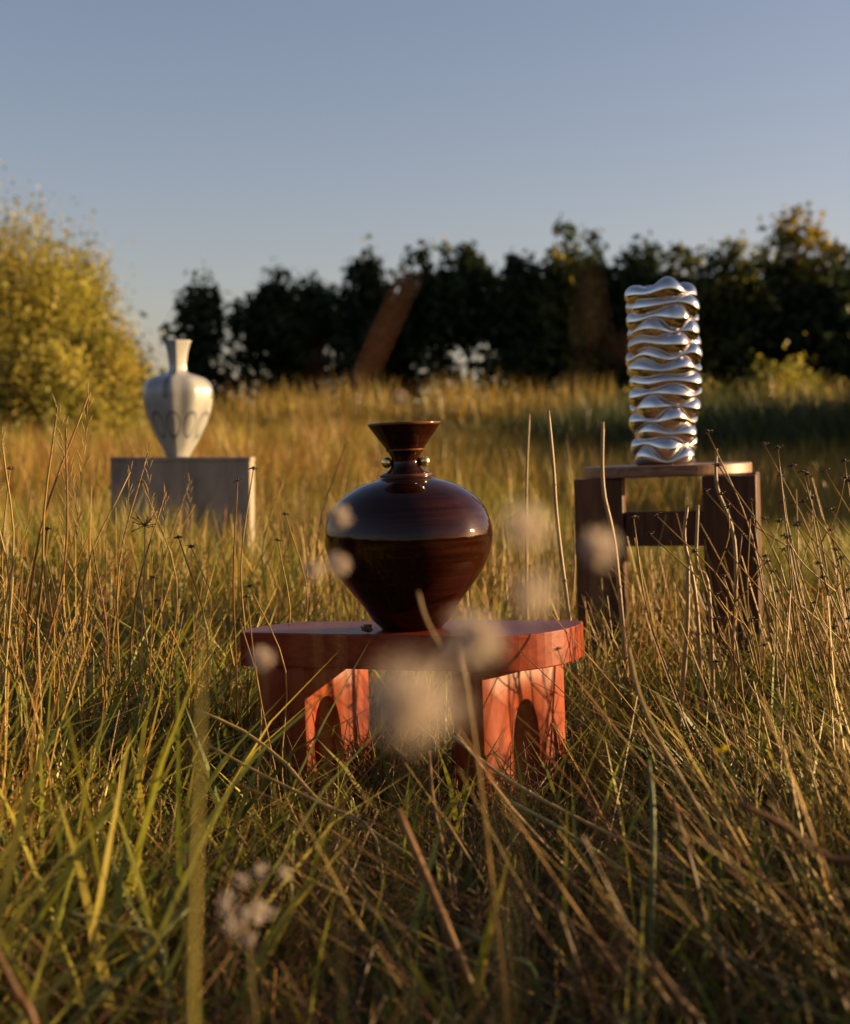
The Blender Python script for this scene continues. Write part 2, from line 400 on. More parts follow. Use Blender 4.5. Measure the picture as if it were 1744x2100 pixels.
# shrubs at the right: in view a sunlit one, beyond the edge unseen ones added to shade the reed bed
def shrub(x, y, h, w, label, colr, seed, n=170):
    lb = [(0, 0, 0.5, 0.5, 0.45), (-0.25, 0, 0.35, 0.35, 0.3), (0.25, 0.05, 0.4, 0.35, 0.33), (0.05, 0, 0.75, 0.25, 0.25)]
    make_tree('shrub', x, y, h, w, label, 'shrub', None, colr, leaf=0.06, nclump=n, per=30, low=-0.1, spread=0.15, seed=seed, lobes=lb, trunk_r=0.03)
YG = [(0.34, 0.30, 0.04), (0.42, 0.34, 0.045), (0.24, 0.24, 0.04)]
shrub(7.0, 29.5, 2.0, 2.4, 'yellow green shrub with upright shoots at the right edge', YG, 71)
shrub(5.2, 30.2, 1.7, 2.0, 'low yellow green shrub left of the one at the right edge', YG, 72)
for k in range(12):
    y = 9.6 + k * 1.5
    make_tree('shrub', 0.286 * y + 2.3 + 0.3 * math.sin(k * 1.9), y, [0.85, 0.95, 1.15, 1.4, 1.6, 1.8, 1.7, 1.85, 1.6, 1.55, 1.4, 1.25][k], 2.4, 'unseen dark green shrub added for shade, right of the meadow in view', 'shrub', 'unseen shrubs added for shade on the right', [(0.03, 0.045, 0.012)], leaf=0.10, nclump=240, per=26, low=-0.1, spread=0.16, seed=80 + k,
              lobes=[(0, 0, 0.45, 0.5, 0.5), (0, -0.3, 0.4, 0.4, 0.45), (0, 0.3, 0.4, 0.4, 0.45), (0, 0, 0.8, 0.3, 0.2)], trunk_r=0.03)

# ------------------------------------------------------------------ red bench
BX, BY = -0.052, 3.148
TILT = R(-2.0)
bench = tag(empty('bench', (BX + 0.016, BY, 0.012), (0, TILT, 0)), 'low red stained wooden bench with arched leg slabs under the dark vase', 'bench')
nl, nr, fr, fl = (-0.399, 3.176), (0.145, 2.944), (0.338, 3.165), (-0.281, 3.348)
def bez(a, c, b, n): return [((1 - t) ** 2 * a[0] + 2 * t * (1 - t) * c[0] + t * t * b[0], (1 - t) ** 2 * a[1] + 2 * t * (1 - t) * c[1] + t * t * b[1]) for t in [i / n for i in range(n + 1)]]
plan = [nl] + bez(nr, (0.300, 2.985), fr, 14) + bez((0.325, 3.182), (0.30, 3.20), (0.24, 3.222), 4)[1:] + bez(fl, (-0.40, 3.28), nl, 10)[:-1]
plan = [(x - BX, y - BY) for x, y in plan]
BT, BB = 0.44, 0.367
bevel(link('seat', prism(plan, BB, BT, 'seat'), M_red_h, bench, smooth=False), 0.003, 2)
def leg_slab(P, ang, W, tdir, T, hole, name='leg'):
    """slab leg: wide face from P along ang, thickness T along tdir, with an oval opening right through"""
    d = np.array([math.cos(ang), math.sin(ang), 0]); t = np.array([tdir[0], tdir[1], 0.]); t /= np.linalg.norm(t)
    hu, hz, ru, rz = hole; N = 48
    th = np.arange(N) * 2 * math.pi / N
    inn = np.stack([hu + ru * np.sign(np.cos(th)) * np.abs(np.cos(th)) ** 0.9, hz + rz * np.sin(th)], 1)
    out = []
    for a in th:
        c, s = math.cos(a), math.sin(a); k = 1e9
        if c > 1e-9: k = min(k, (W - hu) / c)
        if c < -1e-9: k = min(k, hu / -c)
        if s > 1e-9: k = min(k, (BB - hz) / s)
        if s < -1e-9: k = min(k, (hz + 0.03) / -s)
        out.append((hu + k * c, hz + k * s))
    out = np.array(out)
    for cx, cz in ((0, BB), (W, BB), (0, -0.03), (W, -0.03)):   # snap the nearest to each corner
        i = np.argmin((out[:, 0] - cx) ** 2 + (out[:, 1] - cz) ** 2); out[i] = (cx, cz)
    P3 = np.array([P[0] - BX, P[1] - BY, 0])
    def pt(q, k): return P3 + d * q[0] + np.array([0, 0, q[1]]) + t * k
    v = [pt(q, 0) for q in out] + [pt(q, 0) for q in inn] + [pt(q, T) for q in out] + [pt(q, T) for q in inn]
    f = []
    for i in range(N):
        j = (i + 1) % N
        f += [(i, j, N + j, N + i), (2 * N + j, 2 * N + i, 3 * N + i, 3 * N + j), (j, i, 2 * N + i, 2 * N + j), (N + i, N + j, 3 * N + j, 3 * N + i)]
    me = np_mesh(name, v, [np.array(f)])
    bm = bmesh.new(); bm.from_mesh(me); bmesh.ops.recalc_face_normals(bm, faces=bm.faces); bm.to_mesh(me); bm.free()
    return me
bevel(link('leg', leg_slab((0.111, 2.975), R(46), 0.262, (-0.92, 0.39), 0.066, (0.133, 0.194, 0.041, 0.098)), M_red_v, bench, smooth=False), 0.0015, 1)
bevel(link('leg', leg_slab((-0.2605, 3.128), R(55), 0.226, (-0.92, 0.39), 0.112, (0.074, 0.196, 0.046, 0.098)), M_red_v, bench, smooth=False), 0.0015, 1)
bm_w = Matrix.Translation((BX + 0.016, BY, 0.012)) @ Matrix.Rotation(TILT, 4, 'Y')

# ------------------------------------------------------------------ dark brown vase
VS = 2.60e-4
loc = bm_w @ Vector((-0.0275 - BX, 3.135 - BY, BT + 0.0005))
vase = tag(empty('vase', loc, (0, R(-2.3), 0)), 'shiny dark brown round vase with flared rim and two beads, on the red bench', 'vase')
prof_px = [(0, 1800), (235, 1800), (252, 1790), (275, 1765), (320, 1720), (392, 1600), (470, 1500), (548, 1400), (612, 1300), (656, 1200), (679, 1110), (684, 1050), (680, 1000), (668, 940),
           (640, 855), (600, 790), (555, 740), (490, 690), (415, 645), (340, 612), (265, 592), (226, 580), (214, 572), (212, 560), (218, 550), (214, 541), (196, 533), (170, 522), (140, 505), (122, 485), (112, 455), (110, 430),
           (116, 405), (128, 380), (142, 362), (152, 354), (158, 347), (154, 340), (160, 330), (168, 318), (210, 262), (252, 205), (285, 158), (294, 146), (299, 138), (299, 130), (293, 126), (285, 130), (272, 148), (200, 245), (140, 335), (100, 400), (95, 450), (110, 500), (300, 640), (300, 700), (0, 760)]
pp = [(r * VS, (1800 - y) * VS) for r, y in prof_px]
v, q = lathe(pp, 128)
body = np_mesh('body', v, [q])
body.materials.append(M_glaze); body.materials.append(M_amber)
amber = {23, 24, 35, 36, 43, 44, 45, 46}
mi = np.array([1 if (i // 128) in amber else 0 for i in range(len(q))], np.int32); body.polygons.foreach_set('material_index', mi)
link('body', body, M_glaze, vase)
for sx in (-1, 1):
    bmh = bmesh.new(); bmesh.ops.create_uvsphere(bmh, u_segments=24, v_segments=16, radius=45 * VS)
    me = bpy.data.meshes.new('bead'); bmh.to_mesh(me); bmh.free()
    o = link('bead', me, M_gold, vase); o.location = (sx * 152 * VS, -0.004, (1800 - 444) * VS)

# ------------------------------------------------------------------ left plinth and pale vase
plinth = tag(empty('plinth', (-1.075, 6.64, 0), (0, 0, R(2.5))), 'grey board plinth standing in tall grass under the pale vase', 'plinth')
hw, hd, PT = 0.303, 0.14, 0.81
bevel(link('body', prism([(-hw, -hd), (hw, -hd), (hw, hd), (-hw, hd)], -0.02, PT - 0.018, 'body'), M_plinth, plinth, smooth=False), 0.003)
bevel(link('top_board', prism([(-hw - 0.003, -hd - 0.003), (hw + 0.003, -hd - 0.003), (hw + 0.003, hd + 0.003), (-hw - 0.003, hd + 0.003)], PT - 0.018, PT, 'top_board'), M_plinth, plinth, smooth=False), 0.002)
PS = 5.5e-4
pv_px = [(0, 1027), (80, 1027), (94, 1018), (108, 990), (165, 895), (212, 800), (250, 705), (272, 610), (281, 530), (279, 480), (262, 435), (230, 400), (185, 378), (130, 362), (92, 350), (76, 335), (70, 300), (74, 250), (83, 190), (97, 130), (110, 92), (104, 90), (88, 110), (70, 190), (55, 300), (0, 320)]
pvp = [(r * PS, (1027 - y) * PS) for r, y in pv_px]
pexp = [1.35] * 3 + [1.4, 1.5, 1.6, 1.7, 1.78, 1.8, 1.8, 1.75, 1.7, 1.6, 1.45, 1.3, 1.2] + [1.15] * 12
def diamond(th, i):
    p = pexp[i]
    lobe = 0.03 * np.clip((p - 1.3) / 0.4, 0, 1) * np.cos(8 * th + 1.2)
    return (np.abs(np.cos(th)) ** p + np.abs(np.sin(th)) ** p) ** (-1 / p) * (1 + lobe)
def dense(profile, ex, k=3):
    out, eo = [], []
    P = smooth_path([(a, b, e) for (a, b), e in zip(profile, ex)], k * (len(profile) - 1))
    return [(max(p[0], 0), p[1]) for p in P], [p[2] for p in P]
pvd, pexp = dense(pvp, pexp)
SEG = 96
v, q = lathe(pvd, SEG, diamond)
me = np_mesh('body', v, [q])
uvl = me.uv_layers.new(name='UVMap')
H_ = 935 * PS
li = np.zeros(len(me.loops), np.int32); me.loops.foreach_get('vertex_index', li)
uu = (li % SEG) / SEG
fi = np.repeat(np.arange(len(q)), 4); seam = (fi % SEG == SEG - 1) & (li % SEG == 0); uu = np.where(seam, 1.0, uu)
uv = np.stack([uu, v[li, 2] / H_], 1).astype(np.float32); uvl.data.foreach_set('uv', uv.ravel())
pale = link('pale_vase', me, M_pale)
tag(pale, 'off-white angular vase with thin neck and blue brushed ovals on the grey plinth', 'vase')
pale.location = (-1.098, 6.62, PT + 0.0005)

# ------------------------------------------------------------------ stool and metal vase
SX, SY = 0.757, 4.658
STILT = R(-2.0)
stool = tag(empty('stool', (SX + 0.026, SY, 0), (0, STILT, 0)), 'dark wooden plank legged stool with round top under the metal vase', 'stool')
e1 = np.array([0.906, -0.423]); e2 = np.array([0.423, 0.906]); dS = np.array([0.10, 0.42])
ST, SB = 0.79, 0.756
c0 = np.array([0.596 - SX, 4.50 - SY])
disc = prism([(0.262 * math.cos(a), 0.262 * math.sin(a)) for a in np.arange(96) * 2 * math.pi / 96], SB, ST, 'seat')
bevel(link('seat', disc, M_disc, stool, smooth=False), 0.004, 2)
def plank(a, b, z0, z1, T, name, mat=M_dark):
    a, b = np.array(a), np.array(b)
    bevel(link(name, prism([tuple(a), tuple(b), tuple(b + e2 * T), tuple(a + e2 * T)], z0, z1, name), mat, stool, smooth=False), 0.003)
SBL = SB - 0.001
plank(c0 - 0.155 * e1, c0, -0.02, SBL, 0.032, 'leg')
plank(c0 + 0.245 * e1, c0 + 0.405 * e1, -0.02, SBL, 0.055, 'leg')
plank(c0 - 0.165 * e1 + dS, c0 - 0.06 * e1 + dS, -0.02, SBL, 0.05, 'leg')
plank(c0 + 0.245 * e1 + dS, c0 + 0.40 * e1 + dS, -0.02, SBL, 0.05, 'leg')
plank(c0 + 0.002 * e1 + 0.012 * e2, c0 + 0.243 * e1 + 0.012 * e2, 0.548, 0.652, 0.028, 'rail')
plank(c0 - 0.058 * e1 + 0.012 * e2 + dS, c0 + 0.243 * e1 + 0.012 * e2 + dS, 0.53, 0.62, 0.028, 'rail')
for pa in (c0 - 0.11 * e1 + 0.034 * e2, c0 + 0.33 * e1 + 0.057 * e2):   # side rails front to back
    pb = pa + dS - 0.06 * e2
    w2 = np.array([0.02, 0.0])
    bevel(link('rail', prism([tuple(pa), tuple(pa + w2), tuple(pb + w2), tuple(pb)], 0.55, 0.64, 'rail'), M_dark, stool, smooth=False), 0.002)
sm_w = Matrix.Translation((SX + 0.026, SY, 0)) @ Matrix.Rotation(STILT, 4, 'Y')
mv = tag(empty('metal_vase', sm_w @ Vector((-0.006, 0, ST + 0.0005)), (0, R(-2.1), 0)), 'tall polished silver vase of stacked wavy pinched coils on the dark stool', 'vase')
r_ = np.random.default_rng(5)
NC, HT, NT, NS = 14, 0.549, 192, 22
hc = HT / NC;  th = np.arange(NT) * 2 * math.pi / NT
bounds = [np.zeros(NT)]
ph = 0.4
for k in range(1, NC + 1):
    ph += math.pi + r_.normal(0, 0.55)
    amp = 0.0092 * r_.uniform(0.45, 1.5) * (1 + 0.45 * np.cos(th * 2 + r_.uniform(0, 6.28)))
    w = amp * np.cos(4 * th + ph) + 0.0058 * np.cos(3 * th + r_.uniform(0, 6.28)) + 0.0026 * np.cos(5 * th + r_.uniform(0, 6.28))
    if k == NC: w = w * 0.85 + 0.002
    bounds.append(k * hc + w)
for k in range(NC):
    lo, hi = bounds[k], bounds[k + 1]
    t = np.maximum(hi - lo, 0.010); zm = (lo + hi) / 2
    f = k / (NC - 1)
    rout = 0.088 + 0.010 * f + 0.010 * math.sin(math.pi * min(1, f * 1.1)) + 0.002 * r_.normal()
    bz = t / 2 * 1.24
    br = 0.016 + 0.016 * np.clip(t / hc, 0.3, 1.6) + 0.0025 * np.cos(2 * th + r_.uniform(0, 6))
    cx = 0.010 * math.sin(math.pi * f) + 0.003 * r_.normal()
    s = np.arange(NS) * 2 * math.pi / NS
    cs, sn = np.cos(s), np.sin(s)
    rr = (rout - 0.022) + br[:, None] * np.sign(cs)[None] * np.abs(cs)[None] ** 0.9
    zz = zm[:, None] + bz[:, None] * np.sign(sn)[None] * np.abs(sn)[None] ** 0.95
    zz = np.maximum(zz, 0.0)
    V = np.stack([rr * np.cos(th)[:, None] + cx, rr * np.sin(th)[:, None], zz], -1).reshape(-1, 3)
    Q = np.array([(i * NS + j, ((i + 1) % NT) * NS + j, ((i + 1) % NT) * NS + (j + 1) % NS, i * NS + (j + 1) % NS) for i in range(NT) for j in range(NS)])
    link('coil', np_mesh('coil', V, [Q]), M_steel, mv)

# ------------------------------------------------------------------ meadow grass (stuff)
GREEN = np.array([(0.24, 0.23, 0.026), (0.31, 0.275, 0.034), (0.15, 0.165, 0.020), (0.38, 0.30, 0.05), (0.075, 0.10, 0.022)])
STRAW = np.array([(0.50, 0.30, 0.075), (0.36, 0.18, 0.045), (0.56, 0.38, 0.12), (0.28, 0.12, 0.03), (0.46, 0.30, 0.08)])
YEL = np.array([(0.40, 0.31, 0.045), (0.32, 0.28, 0.04), (0.46, 0.33, 0.06), (0.25, 0.24, 0.035)])

def blades(base, h, w, yaw, lean, bend, face, cols):
    N = len(base)
    ts = np.array([0, 0.35, 0.7, 1.0])
    d = np.stack([np.cos(yaw), np.sin(yaw), 0 * yaw], 1)
    fx = np.stack([np.cos(face), np.sin(face), 0 * face], 1)
    ws = np.array([0.8, 1.0, 0.62])
    V = np.zeros((N, 7, 3))
    for i, t in enumerate(ts):
        p = base + d * (h * (lean * t + bend * t * t))[:, None]
        p[:, 2] += h * t * np.sqrt(np.clip(1 - np.minimum(lean + bend * t, 0.95) ** 2 * 0.8, 0.05, 1))
        if i < 3:
            V[:, 2 * i] = p - fx * (w * ws[i] / 2)[:, None]; V[:, 2 * i + 1] = p + fx * (w * ws[i] / 2)[:, None]
        else: V[:, 6] = p
    o = (np.arange(N) * 7)[:, None]
    quads = np.concatenate([o + np.array([[0, 1, 3, 2]]), o + np.array([[2, 3, 5, 4]])])
    tris = o + np.array([[4, 5, 6]])
    return V.reshape(-1, 3), [quads, tris], np.repeat(cols, 7, 0)

def straws(base, h, r, yaw, lean, bend, cols, kink=None):
    """three-sided stems with four rings"""
    N = len(base); ts = np.array([0, 0.35, 0.7, 1.0])
    d = np.stack([np.cos(yaw), np.sin(yaw), 0 * yaw], 1)
    V = np.zeros((N, 4, 3, 3)); th0 = rng.uniform(0, 6.28, N)
    for i, t in enumerate(ts):
        p = base + d * (h * (lean * t + bend * t * t))[:, None]
        p[:, 2] += h * t * np.sqrt(np.clip(1 - np.minimum(lean + bend * t, 0.95) ** 2 * 0.8, 0.05, 1))
        p[:, :2] += rng.normal(0, 0.012, (N, 2)) * (h * t)[:, None]
        rr = r * (1 - 0.55 * t)
        for j in range(3):
            a = th0 + j * 2.0944
            V[:, i, j] = p + np.stack([np.cos(a), np.sin(a), 0 * a], 1) * rr[:, None]
    o = (np.arange(N) * 12)[:, None]
    Q = []
    for i in range(3):
        for j in range(3):
            Q.append(o + np.array([[i * 3 + j, i * 3 + (j + 1) % 3, (i + 1) * 3 + (j + 1) % 3, (i + 1) * 3 + j]]))
    return V.reshape(-1, 3), [np.concatenate(Q)], np.repeat(cols, 12, 0)

def scatter(n, y0, y1, margin_l=0.35, margin_r=1.0, power=1.0):
    y = y0 + (y1 - y0) * rng.random(n) ** power
    half = y * 0.286
    x = -half - margin_l + rng.random(n) * (2 * half + margin_l + margin_r)
    return x, y

def in_quad(x, y, P):
    r = np.ones(len(x), bool)
    for i in range(4):
        (ax, ay), (bx, by) = P[i], P[(i + 1) % 4]
        r &= (bx - ax) * (y - ay) - (by - ay) * (x - ax) >= 0
    return r
def clear(x, y):
    """outside legs and plinths"""
    k = np.ones(len(x), bool)
    for P in ([(0.05, 2.98), (0.12, 2.955), (0.31, 3.155), (0.235, 3.195)], [(-0.375, 3.165), (-0.255, 3.115), (-0.13, 3.30), (-0.245, 3.35)],
              [(-1.39, 6.48), (-0.76, 6.49), (-0.77, 6.80), (-1.40, 6.80)]):
        k &= ~in_quad(x, y, P)
    for c in (c0 - 0.08 * e1, c0 + 0.325 * e1, c0 - 0.09 * e1 + dS, c0 + 0.325 * e1 + dS):
        k &= (x - SX - c[0]) ** 2 + (y - SY - c[1]) ** 2 > 0.085 ** 2
    return k
def patch(x, y, s, seed):
    """smooth random field 0..1"""
    r = np.random.default_rng(seed); f = 0
    for k in range(6):
        a = r.uniform(0, 6.28); w = s * r.uniform(0.6, 1.8)
        f = f + np.sin((x * math.cos(a) + y * math.sin(a)) * w + r.uniform(0, 6.28))
    return 0.5 + 0.5 * np.tanh(f * 0.55)

def mul(x, y):
    """grass height factor: low and trodden in front of the bench, high left and right"""
    side = np.clip((np.abs(x + 0.02) - 0.38) / 0.35, 0, 1)
    front = np.clip((3.5 - y) / 0.5, 0, 1)
    return 1 - 0.45 * front * (1 - side)

# near green blades
NT_ = 1550
tx, ty = scatter(NT_, 1.15, 4.4, 0.35, 0.9, 0.9)
per_ = rng.integers(12, 40, NT_); tid = np.repeat(np.arange(NT_), per_); N = len(tid)
off = rng.normal(0, 0.024, (N, 2)); x, y = tx[tid] + off[:, 0], ty[tid] + off[:, 1]
th_ = rng.uniform(0.6, 1.25, NT_); ttint = rng.uniform(0.7, 1.3, (NT_, 1)); tkind = rng.integers(0, 5, NT_)
out_yaw = np.arctan2(off[:, 1], off[:, 0]) + rng.normal(0, 0.5, N)
k = clear(x, y); x, y, tid, out_yaw = x[k], y[k], tid[k], out_yaw[k]; n = len(x)
h = rng.uniform(0.11, 0.36, n) * mul(x, y) * th_[tid]
base = np.stack([x, y, np.full(n, -0.005)], 1)
cm = np.where(rng.random((n, 1)) < 0.6, GREEN[tkind[tid]], GREEN[rng.integers(0, 5, n)]) * ttint[tid] * rng.uniform(0.8, 1.2, (n, 1))
yl = rng.random(n) < 0.34 + 0.34 * patch(x, y, 4, 2); cm[yl] = STRAW[rng.integers(0, 5, yl.sum())] * rng.uniform(0.6, 1.0, (yl.sum(), 1))
P = Parts()
P.add(*blades(base, h, rng.uniform(0.003, 0.0080, n), out_yaw, rng.uniform(0.05, 0.5, n), rng.uniform(0, 0.75, n), rng.uniform(0, 6.28, n), cm))
# broader long arching green blades
n = 7500
x, y = scatter(n, 1.5, 4.2, 0.3, 0.3); k = clear(x, y); x, y = x[k], y[k]; n = len(x)
left_ = np.clip((-0.2 - x) / 0.3, 0, 1)
h = rng.uniform(0.2, 0.48, n) * mul(x, y) * (1 + 0.25 * left_)
P.add(*blades(np.stack([x, y, np.full(n, -0.005)], 1), h, rng.uniform(0.006, 0.013, n), rng.uniform(0, 6.28, n), rng.uniform(0, 0.5, n), rng.uniform(0.2, 0.8, n), rng.uniform(0, 6.28, n), GREEN[rng.integers(0, 5, n)] * rng.uniform(0.85, 1.45, (n, 1))))
n = 380      # tall broad blades standing at the left and a few right
x = np.concatenate([rng.uniform(-1.0, -0.12, 220), rng.uniform(-0.1, 1.1, 160)]); y = rng.uniform(1.6, 3.0, n)
k = clear(x, y); x, y = x[k], y[k]; n = len(x)
P.add(*blades(np.stack([x, y, np.full(n, -0.005)], 1), rng.uniform(0.32, 0.62, n) * np.where(x > -0.3, 0.62, 1), rng.uniform(0.008, 0.015, n), rng.uniform(0, 6.28, n), rng.uniform(0.05, 0.5, n), rng.uniform(0.0, 0.55, n), rng.normal(0, 0.7, n), GREEN[rng.integers(0, 5, n)] * rng.uniform(0.9, 1.4, (n, 1))))
# mid-distance blades
N = 70000
x, y = scatter(N, 4.4, 9.5, 0.4, 1.6, 0.85)
k = clear(x, y); x, y = x[k], y[k]; n = len(x)
t = np.clip((y - 4.4) / 3.0, 0, 1) * np.clip(1.0 - (x - 0.2) * 0.45, 0.5, 1.0)
h = rng.uniform(0.16, 0.36, n) * (1 + 0.75 * t) * (0.75 + 0.5 * patch(x, y, 2, 3))
byp = (x > -1.7) & (x < -0.45) & (y > 5.1) & (y < 6.45); h = np.where(byp, h * 1.12 + 0.08, h)
cm = GREEN[rng.integers(0, 5, n)] * rng.uniform(0.9, 1.5, (n, 1))
yl = rng.random(n) < 0.3 + 0.4 * patch(x, y, 2.2, 4); cm[yl] = YEL[rng.integers(0, 4, yl.sum())] * rng.uniform(0.7, 1.2, (yl.sum(), 1))
P.add(*blades(np.stack([x, y, gz(x, y) - 0.005], 1), h, rng.uniform(0.005, 0.011, n), rng.uniform(0, 6.28, n), rng.uniform(0, 0.3, n), rng.uniform(0, 0.45, n), rng.uniform(0, 6.28, n), cm))
tag(link('meadow_grass', P.mesh('meadow_grass'), M_blade, smooth=False), 'green and yellow meadow grass blades around the bench and plinths', 'grass', kind='stuff')

# dry straws
P = Parts()
n = 7600
x, y = scatter(n, 1.25, 4.6, 0.35, 0.9, 0.9)
k = clear(x, y); x, y = x[k], y[k]; n = len(x)
side = np.clip((np.abs(x + 0.02) - 0.40) / 0.3, 0, 1)
h = rng.uniform(0.15, 0.36, n) + side * rng.random(n) ** 2.2 * 0.42 * np.clip(y / 3, 0.4, 1)
right = np.clip((x - 0.35) / 0.5, 0, 1)
yaw = np.where(rng.random(n) < 0.75 * right, math.pi + rng.normal(0, 0.6, n), rng.uniform(0, 6.28, n))
sunny = (x > 0.28) & (x < 1.5) & (y > 2.7) & (y < 3.7); h = np.where(sunny, np.minimum(h, 0.24), h)
lean = rng.uniform(0, 0.35, n) + 0.25 * right * rng.random(n)
flat = rng.random(n) < 0.16; lean[flat] = rng.uniform(0.6, 0.95, flat.sum())
h = h * np.where(side < 0.5, mul(x, y) * 1.05, 1)
P.add(*straws(np.stack([x, y, np.full(n, -0.005)], 1), h, rng.uniform(0.0013, 0.0036, n), yaw, lean, rng.uniform(-0.1, 0.35, n), STRAW[rng.integers(0, 5, n)] * rng.uniform(0.7, 1.25, (n, 1))))
n = 7000      # flattened brown thatch
x, y = scatter(n, 1.2, 4.6, 0.3, 0.5); k = clear(x, y); x, y = x[k], y[k]; n = len(x)
P.add(*straws(np.stack([x, y, rng.uniform(0.0, 0.09, n)], 1), rng.uniform(0.12, 0.32, n), rng.uniform(0.0013, 0.0032, n), rng.uniform(0, 6.28, n), rng.uniform(0.7, 0.95, n), rng.uniform(-0.1, 0.3, n), np.array([(0.20, 0.10, 0.035), (0.30, 0.17, 0.06), (0.13, 0.06, 0.025)])[rng.integers(0, 3, n)] * rng.uniform(0.7, 1.2, (n, 1))))
n = 190      # long tan stems leaning and lying towards the left, centre and right
x = rng.uniform(0.1, 1.3, n); y = rng.uniform(1.55, 2.95, n); k = clear(x, y) & ((x > 0.5) | (y < 2.3)); x, y = x[k], y[k]; n = len(x)
P.add(*straws(np.stack([x, y, rng.uniform(0, 0.05, n)], 1), rng.uniform(0.3, 0.62, n), rng.uniform(0.0014, 0.0034, n), math.pi + rng.normal(0, 0.75, n), rng.uniform(0.5, 0.95, n), rng.uniform(-0.15, 0.2, n), STRAW[rng.integers(0, 5, n)] * rng.uniform(0.6, 1.15, (n, 1))))
n = 350      # unseen tall straws added right of the frame to shade the foreground
y = rng.uniform(0.9, 2.25, n); x = 0.286 * y + rng.uniform(0.16, 1.1, n)
P.add(*straws(np.stack([x, y, np.full(n, -0.005)], 1), rng.uniform(0.35, 0.72, n), rng.uniform(0.0012, 0.003, n), rng.uniform(0, 6.28, n), rng.uniform(0, 0.25, n), rng.uniform(-0.1, 0.25, n), STRAW[rng.integers(0, 5, n)] * rng.uniform(0.7, 1.2, (n, 1))))
n = 6500
x, y = scatter(n, 4.5, 9.5, 0.4, 1.6)
k = clear(x, y); x, y = x[k], y[k]; n = len(x)
h = rng.uniform(0.25, 0.62, n) * np.clip(1.0 - (x - 0.2) * 0.3, 0.6, 1.05)
P.add(*straws(np.stack([x, y, gz(x, y) - 0.005], 1), h, rng.uniform(0.0018, 0.0040, n), rng.uniform(0, 6.28, n), rng.uniform(0, 0.25, n), rng.uniform(-0.1, 0.3, n), STRAW[rng.integers(0, 5, n)] * rng.uniform(0.7, 1.2, (n, 1))))
tag(link('dry_straw', P.mesh('dry_straw'), M_straw, smooth=True), 'thin tan dry straws standing and lying among the green grass', 'straw', kind='stuff')

# far meadow: golden grass up to the reed bed
P = Parts()
n = 110000
x, y = scatter(n, 9.0, 27.0, 1.0, 5.0, 0.8)
pt = patch(x, y, 0.7, 5)
h = rng.uniform(0.35, 0.75, n) * (0.8 + 0.45 * pt)
cm = YEL[rng.integers(0, 4, n)] * rng.uniform(0.7, 1.3, (n, 1))
og = rng.random(n) < 0.25 + 0.4 * pt; cm[og] = np.array([(0.44, 0.25, 0.05), (0.36, 0.20, 0.04)])[rng.integers(0, 2, og.sum())] * rng.uniform(0.7, 1.2, (og.sum(), 1))
P.add(*blades(np.stack([x, y, gz(x, y) - 0.01], 1), h, rng.uniform(0.006, 0.014, n), rng.uniform(0, 6.28, n), rng.uniform(0, 0.3, n), rng.uniform(0, 0.4, n), rng.uniform(0, 6.28, n), cm))
tag(link('far_grass', P.mesh('far_grass'), M_blade, smooth=False), 'blurred golden meadow grass between the plinths and the reed bed', 'grass', kind='stuff')

# rough orange tufts of taller growth in the far meadow, mostly left
P = Parts()
m = 260
ty = rng.uniform(10, 26, m); tx = ty * rng.uniform(-0.36, -0.04, m) + rng.normal(0, 0.4, m)
tid = np.repeat(np.arange(m), 90); n = len(tid)
x = tx[tid] + rng.normal(0, 0.16, n); y = ty[tid] + rng.normal(0, 0.16, n)
h = rng.uniform(0.5, 1.0, n) * rng.uniform(0.65, 1.15, m)[tid]
tc_ = np.array([(0.44, 0.22, 0.05), (0.36, 0.20, 0.045), (0.42, 0.32, 0.06), (0.30, 0.27, 0.05)])[rng.integers(0, 4, m)]
P.add(*blades(np.stack([x, y, gz(x, y) - 0.01], 1), h, rng.uniform(0.008, 0.018, n), rng.uniform(0, 6.28, n), rng.uniform(0, 0.35, n), rng.uniform(0, 0.4, n), rng.uniform(0, 6.28, n), tc_[tid] * rng.uniform(0.7, 1.25, (n, 1))))
tag(link('rough_grass', P.mesh('rough_grass'), M_blade, smooth=False), 'rough orange brown tufts of tall grass behind the grey plinth', 'grass', kind='stuff')

# low dark green sedge added to paint the shaded band before the reeds, widening to the right
P = Parts()
n = 40000
y = rng.uniform(12.0, 26, n); x = rng.uniform(-6, 9, n)
k = (y > 23.2 - np.clip((x - 1.2) * 2.3, -0.6, 11)) & (patch(x, y, 1.0, 9) > np.clip(0.55 - 0.25 * (x + 2), 0.0, 0.75)); x, y = x[k], y[k]; n = len(x)
P.add(*blades(np.stack([x, y, gz(x, y) - 0.01], 1), rng.uniform(0.5, 0.95, n) * (1 + 0.55 * np.clip((x - 1.0) / 2.0, 0, 1)), rng.uniform(0.012, 0.026, n), rng.uniform(0, 6.28, n), rng.uniform(0, 0.3, n), rng.uniform(0, 0.5, n), rng.uniform(0, 6.28, n), np.array([(0.05, 0.075, 0.015), (0.07, 0.09, 0.018), (0.035, 0.055, 0.014)])[rng.integers(0, 3, n)] * rng.uniform(0.7, 1.25, (n, 1))))
tag(link('sedge', P.mesh('sedge'), M_blade, smooth=False), 'dark green sedge added for the shaded band before the reed bed', 'sedge', kind='stuff')

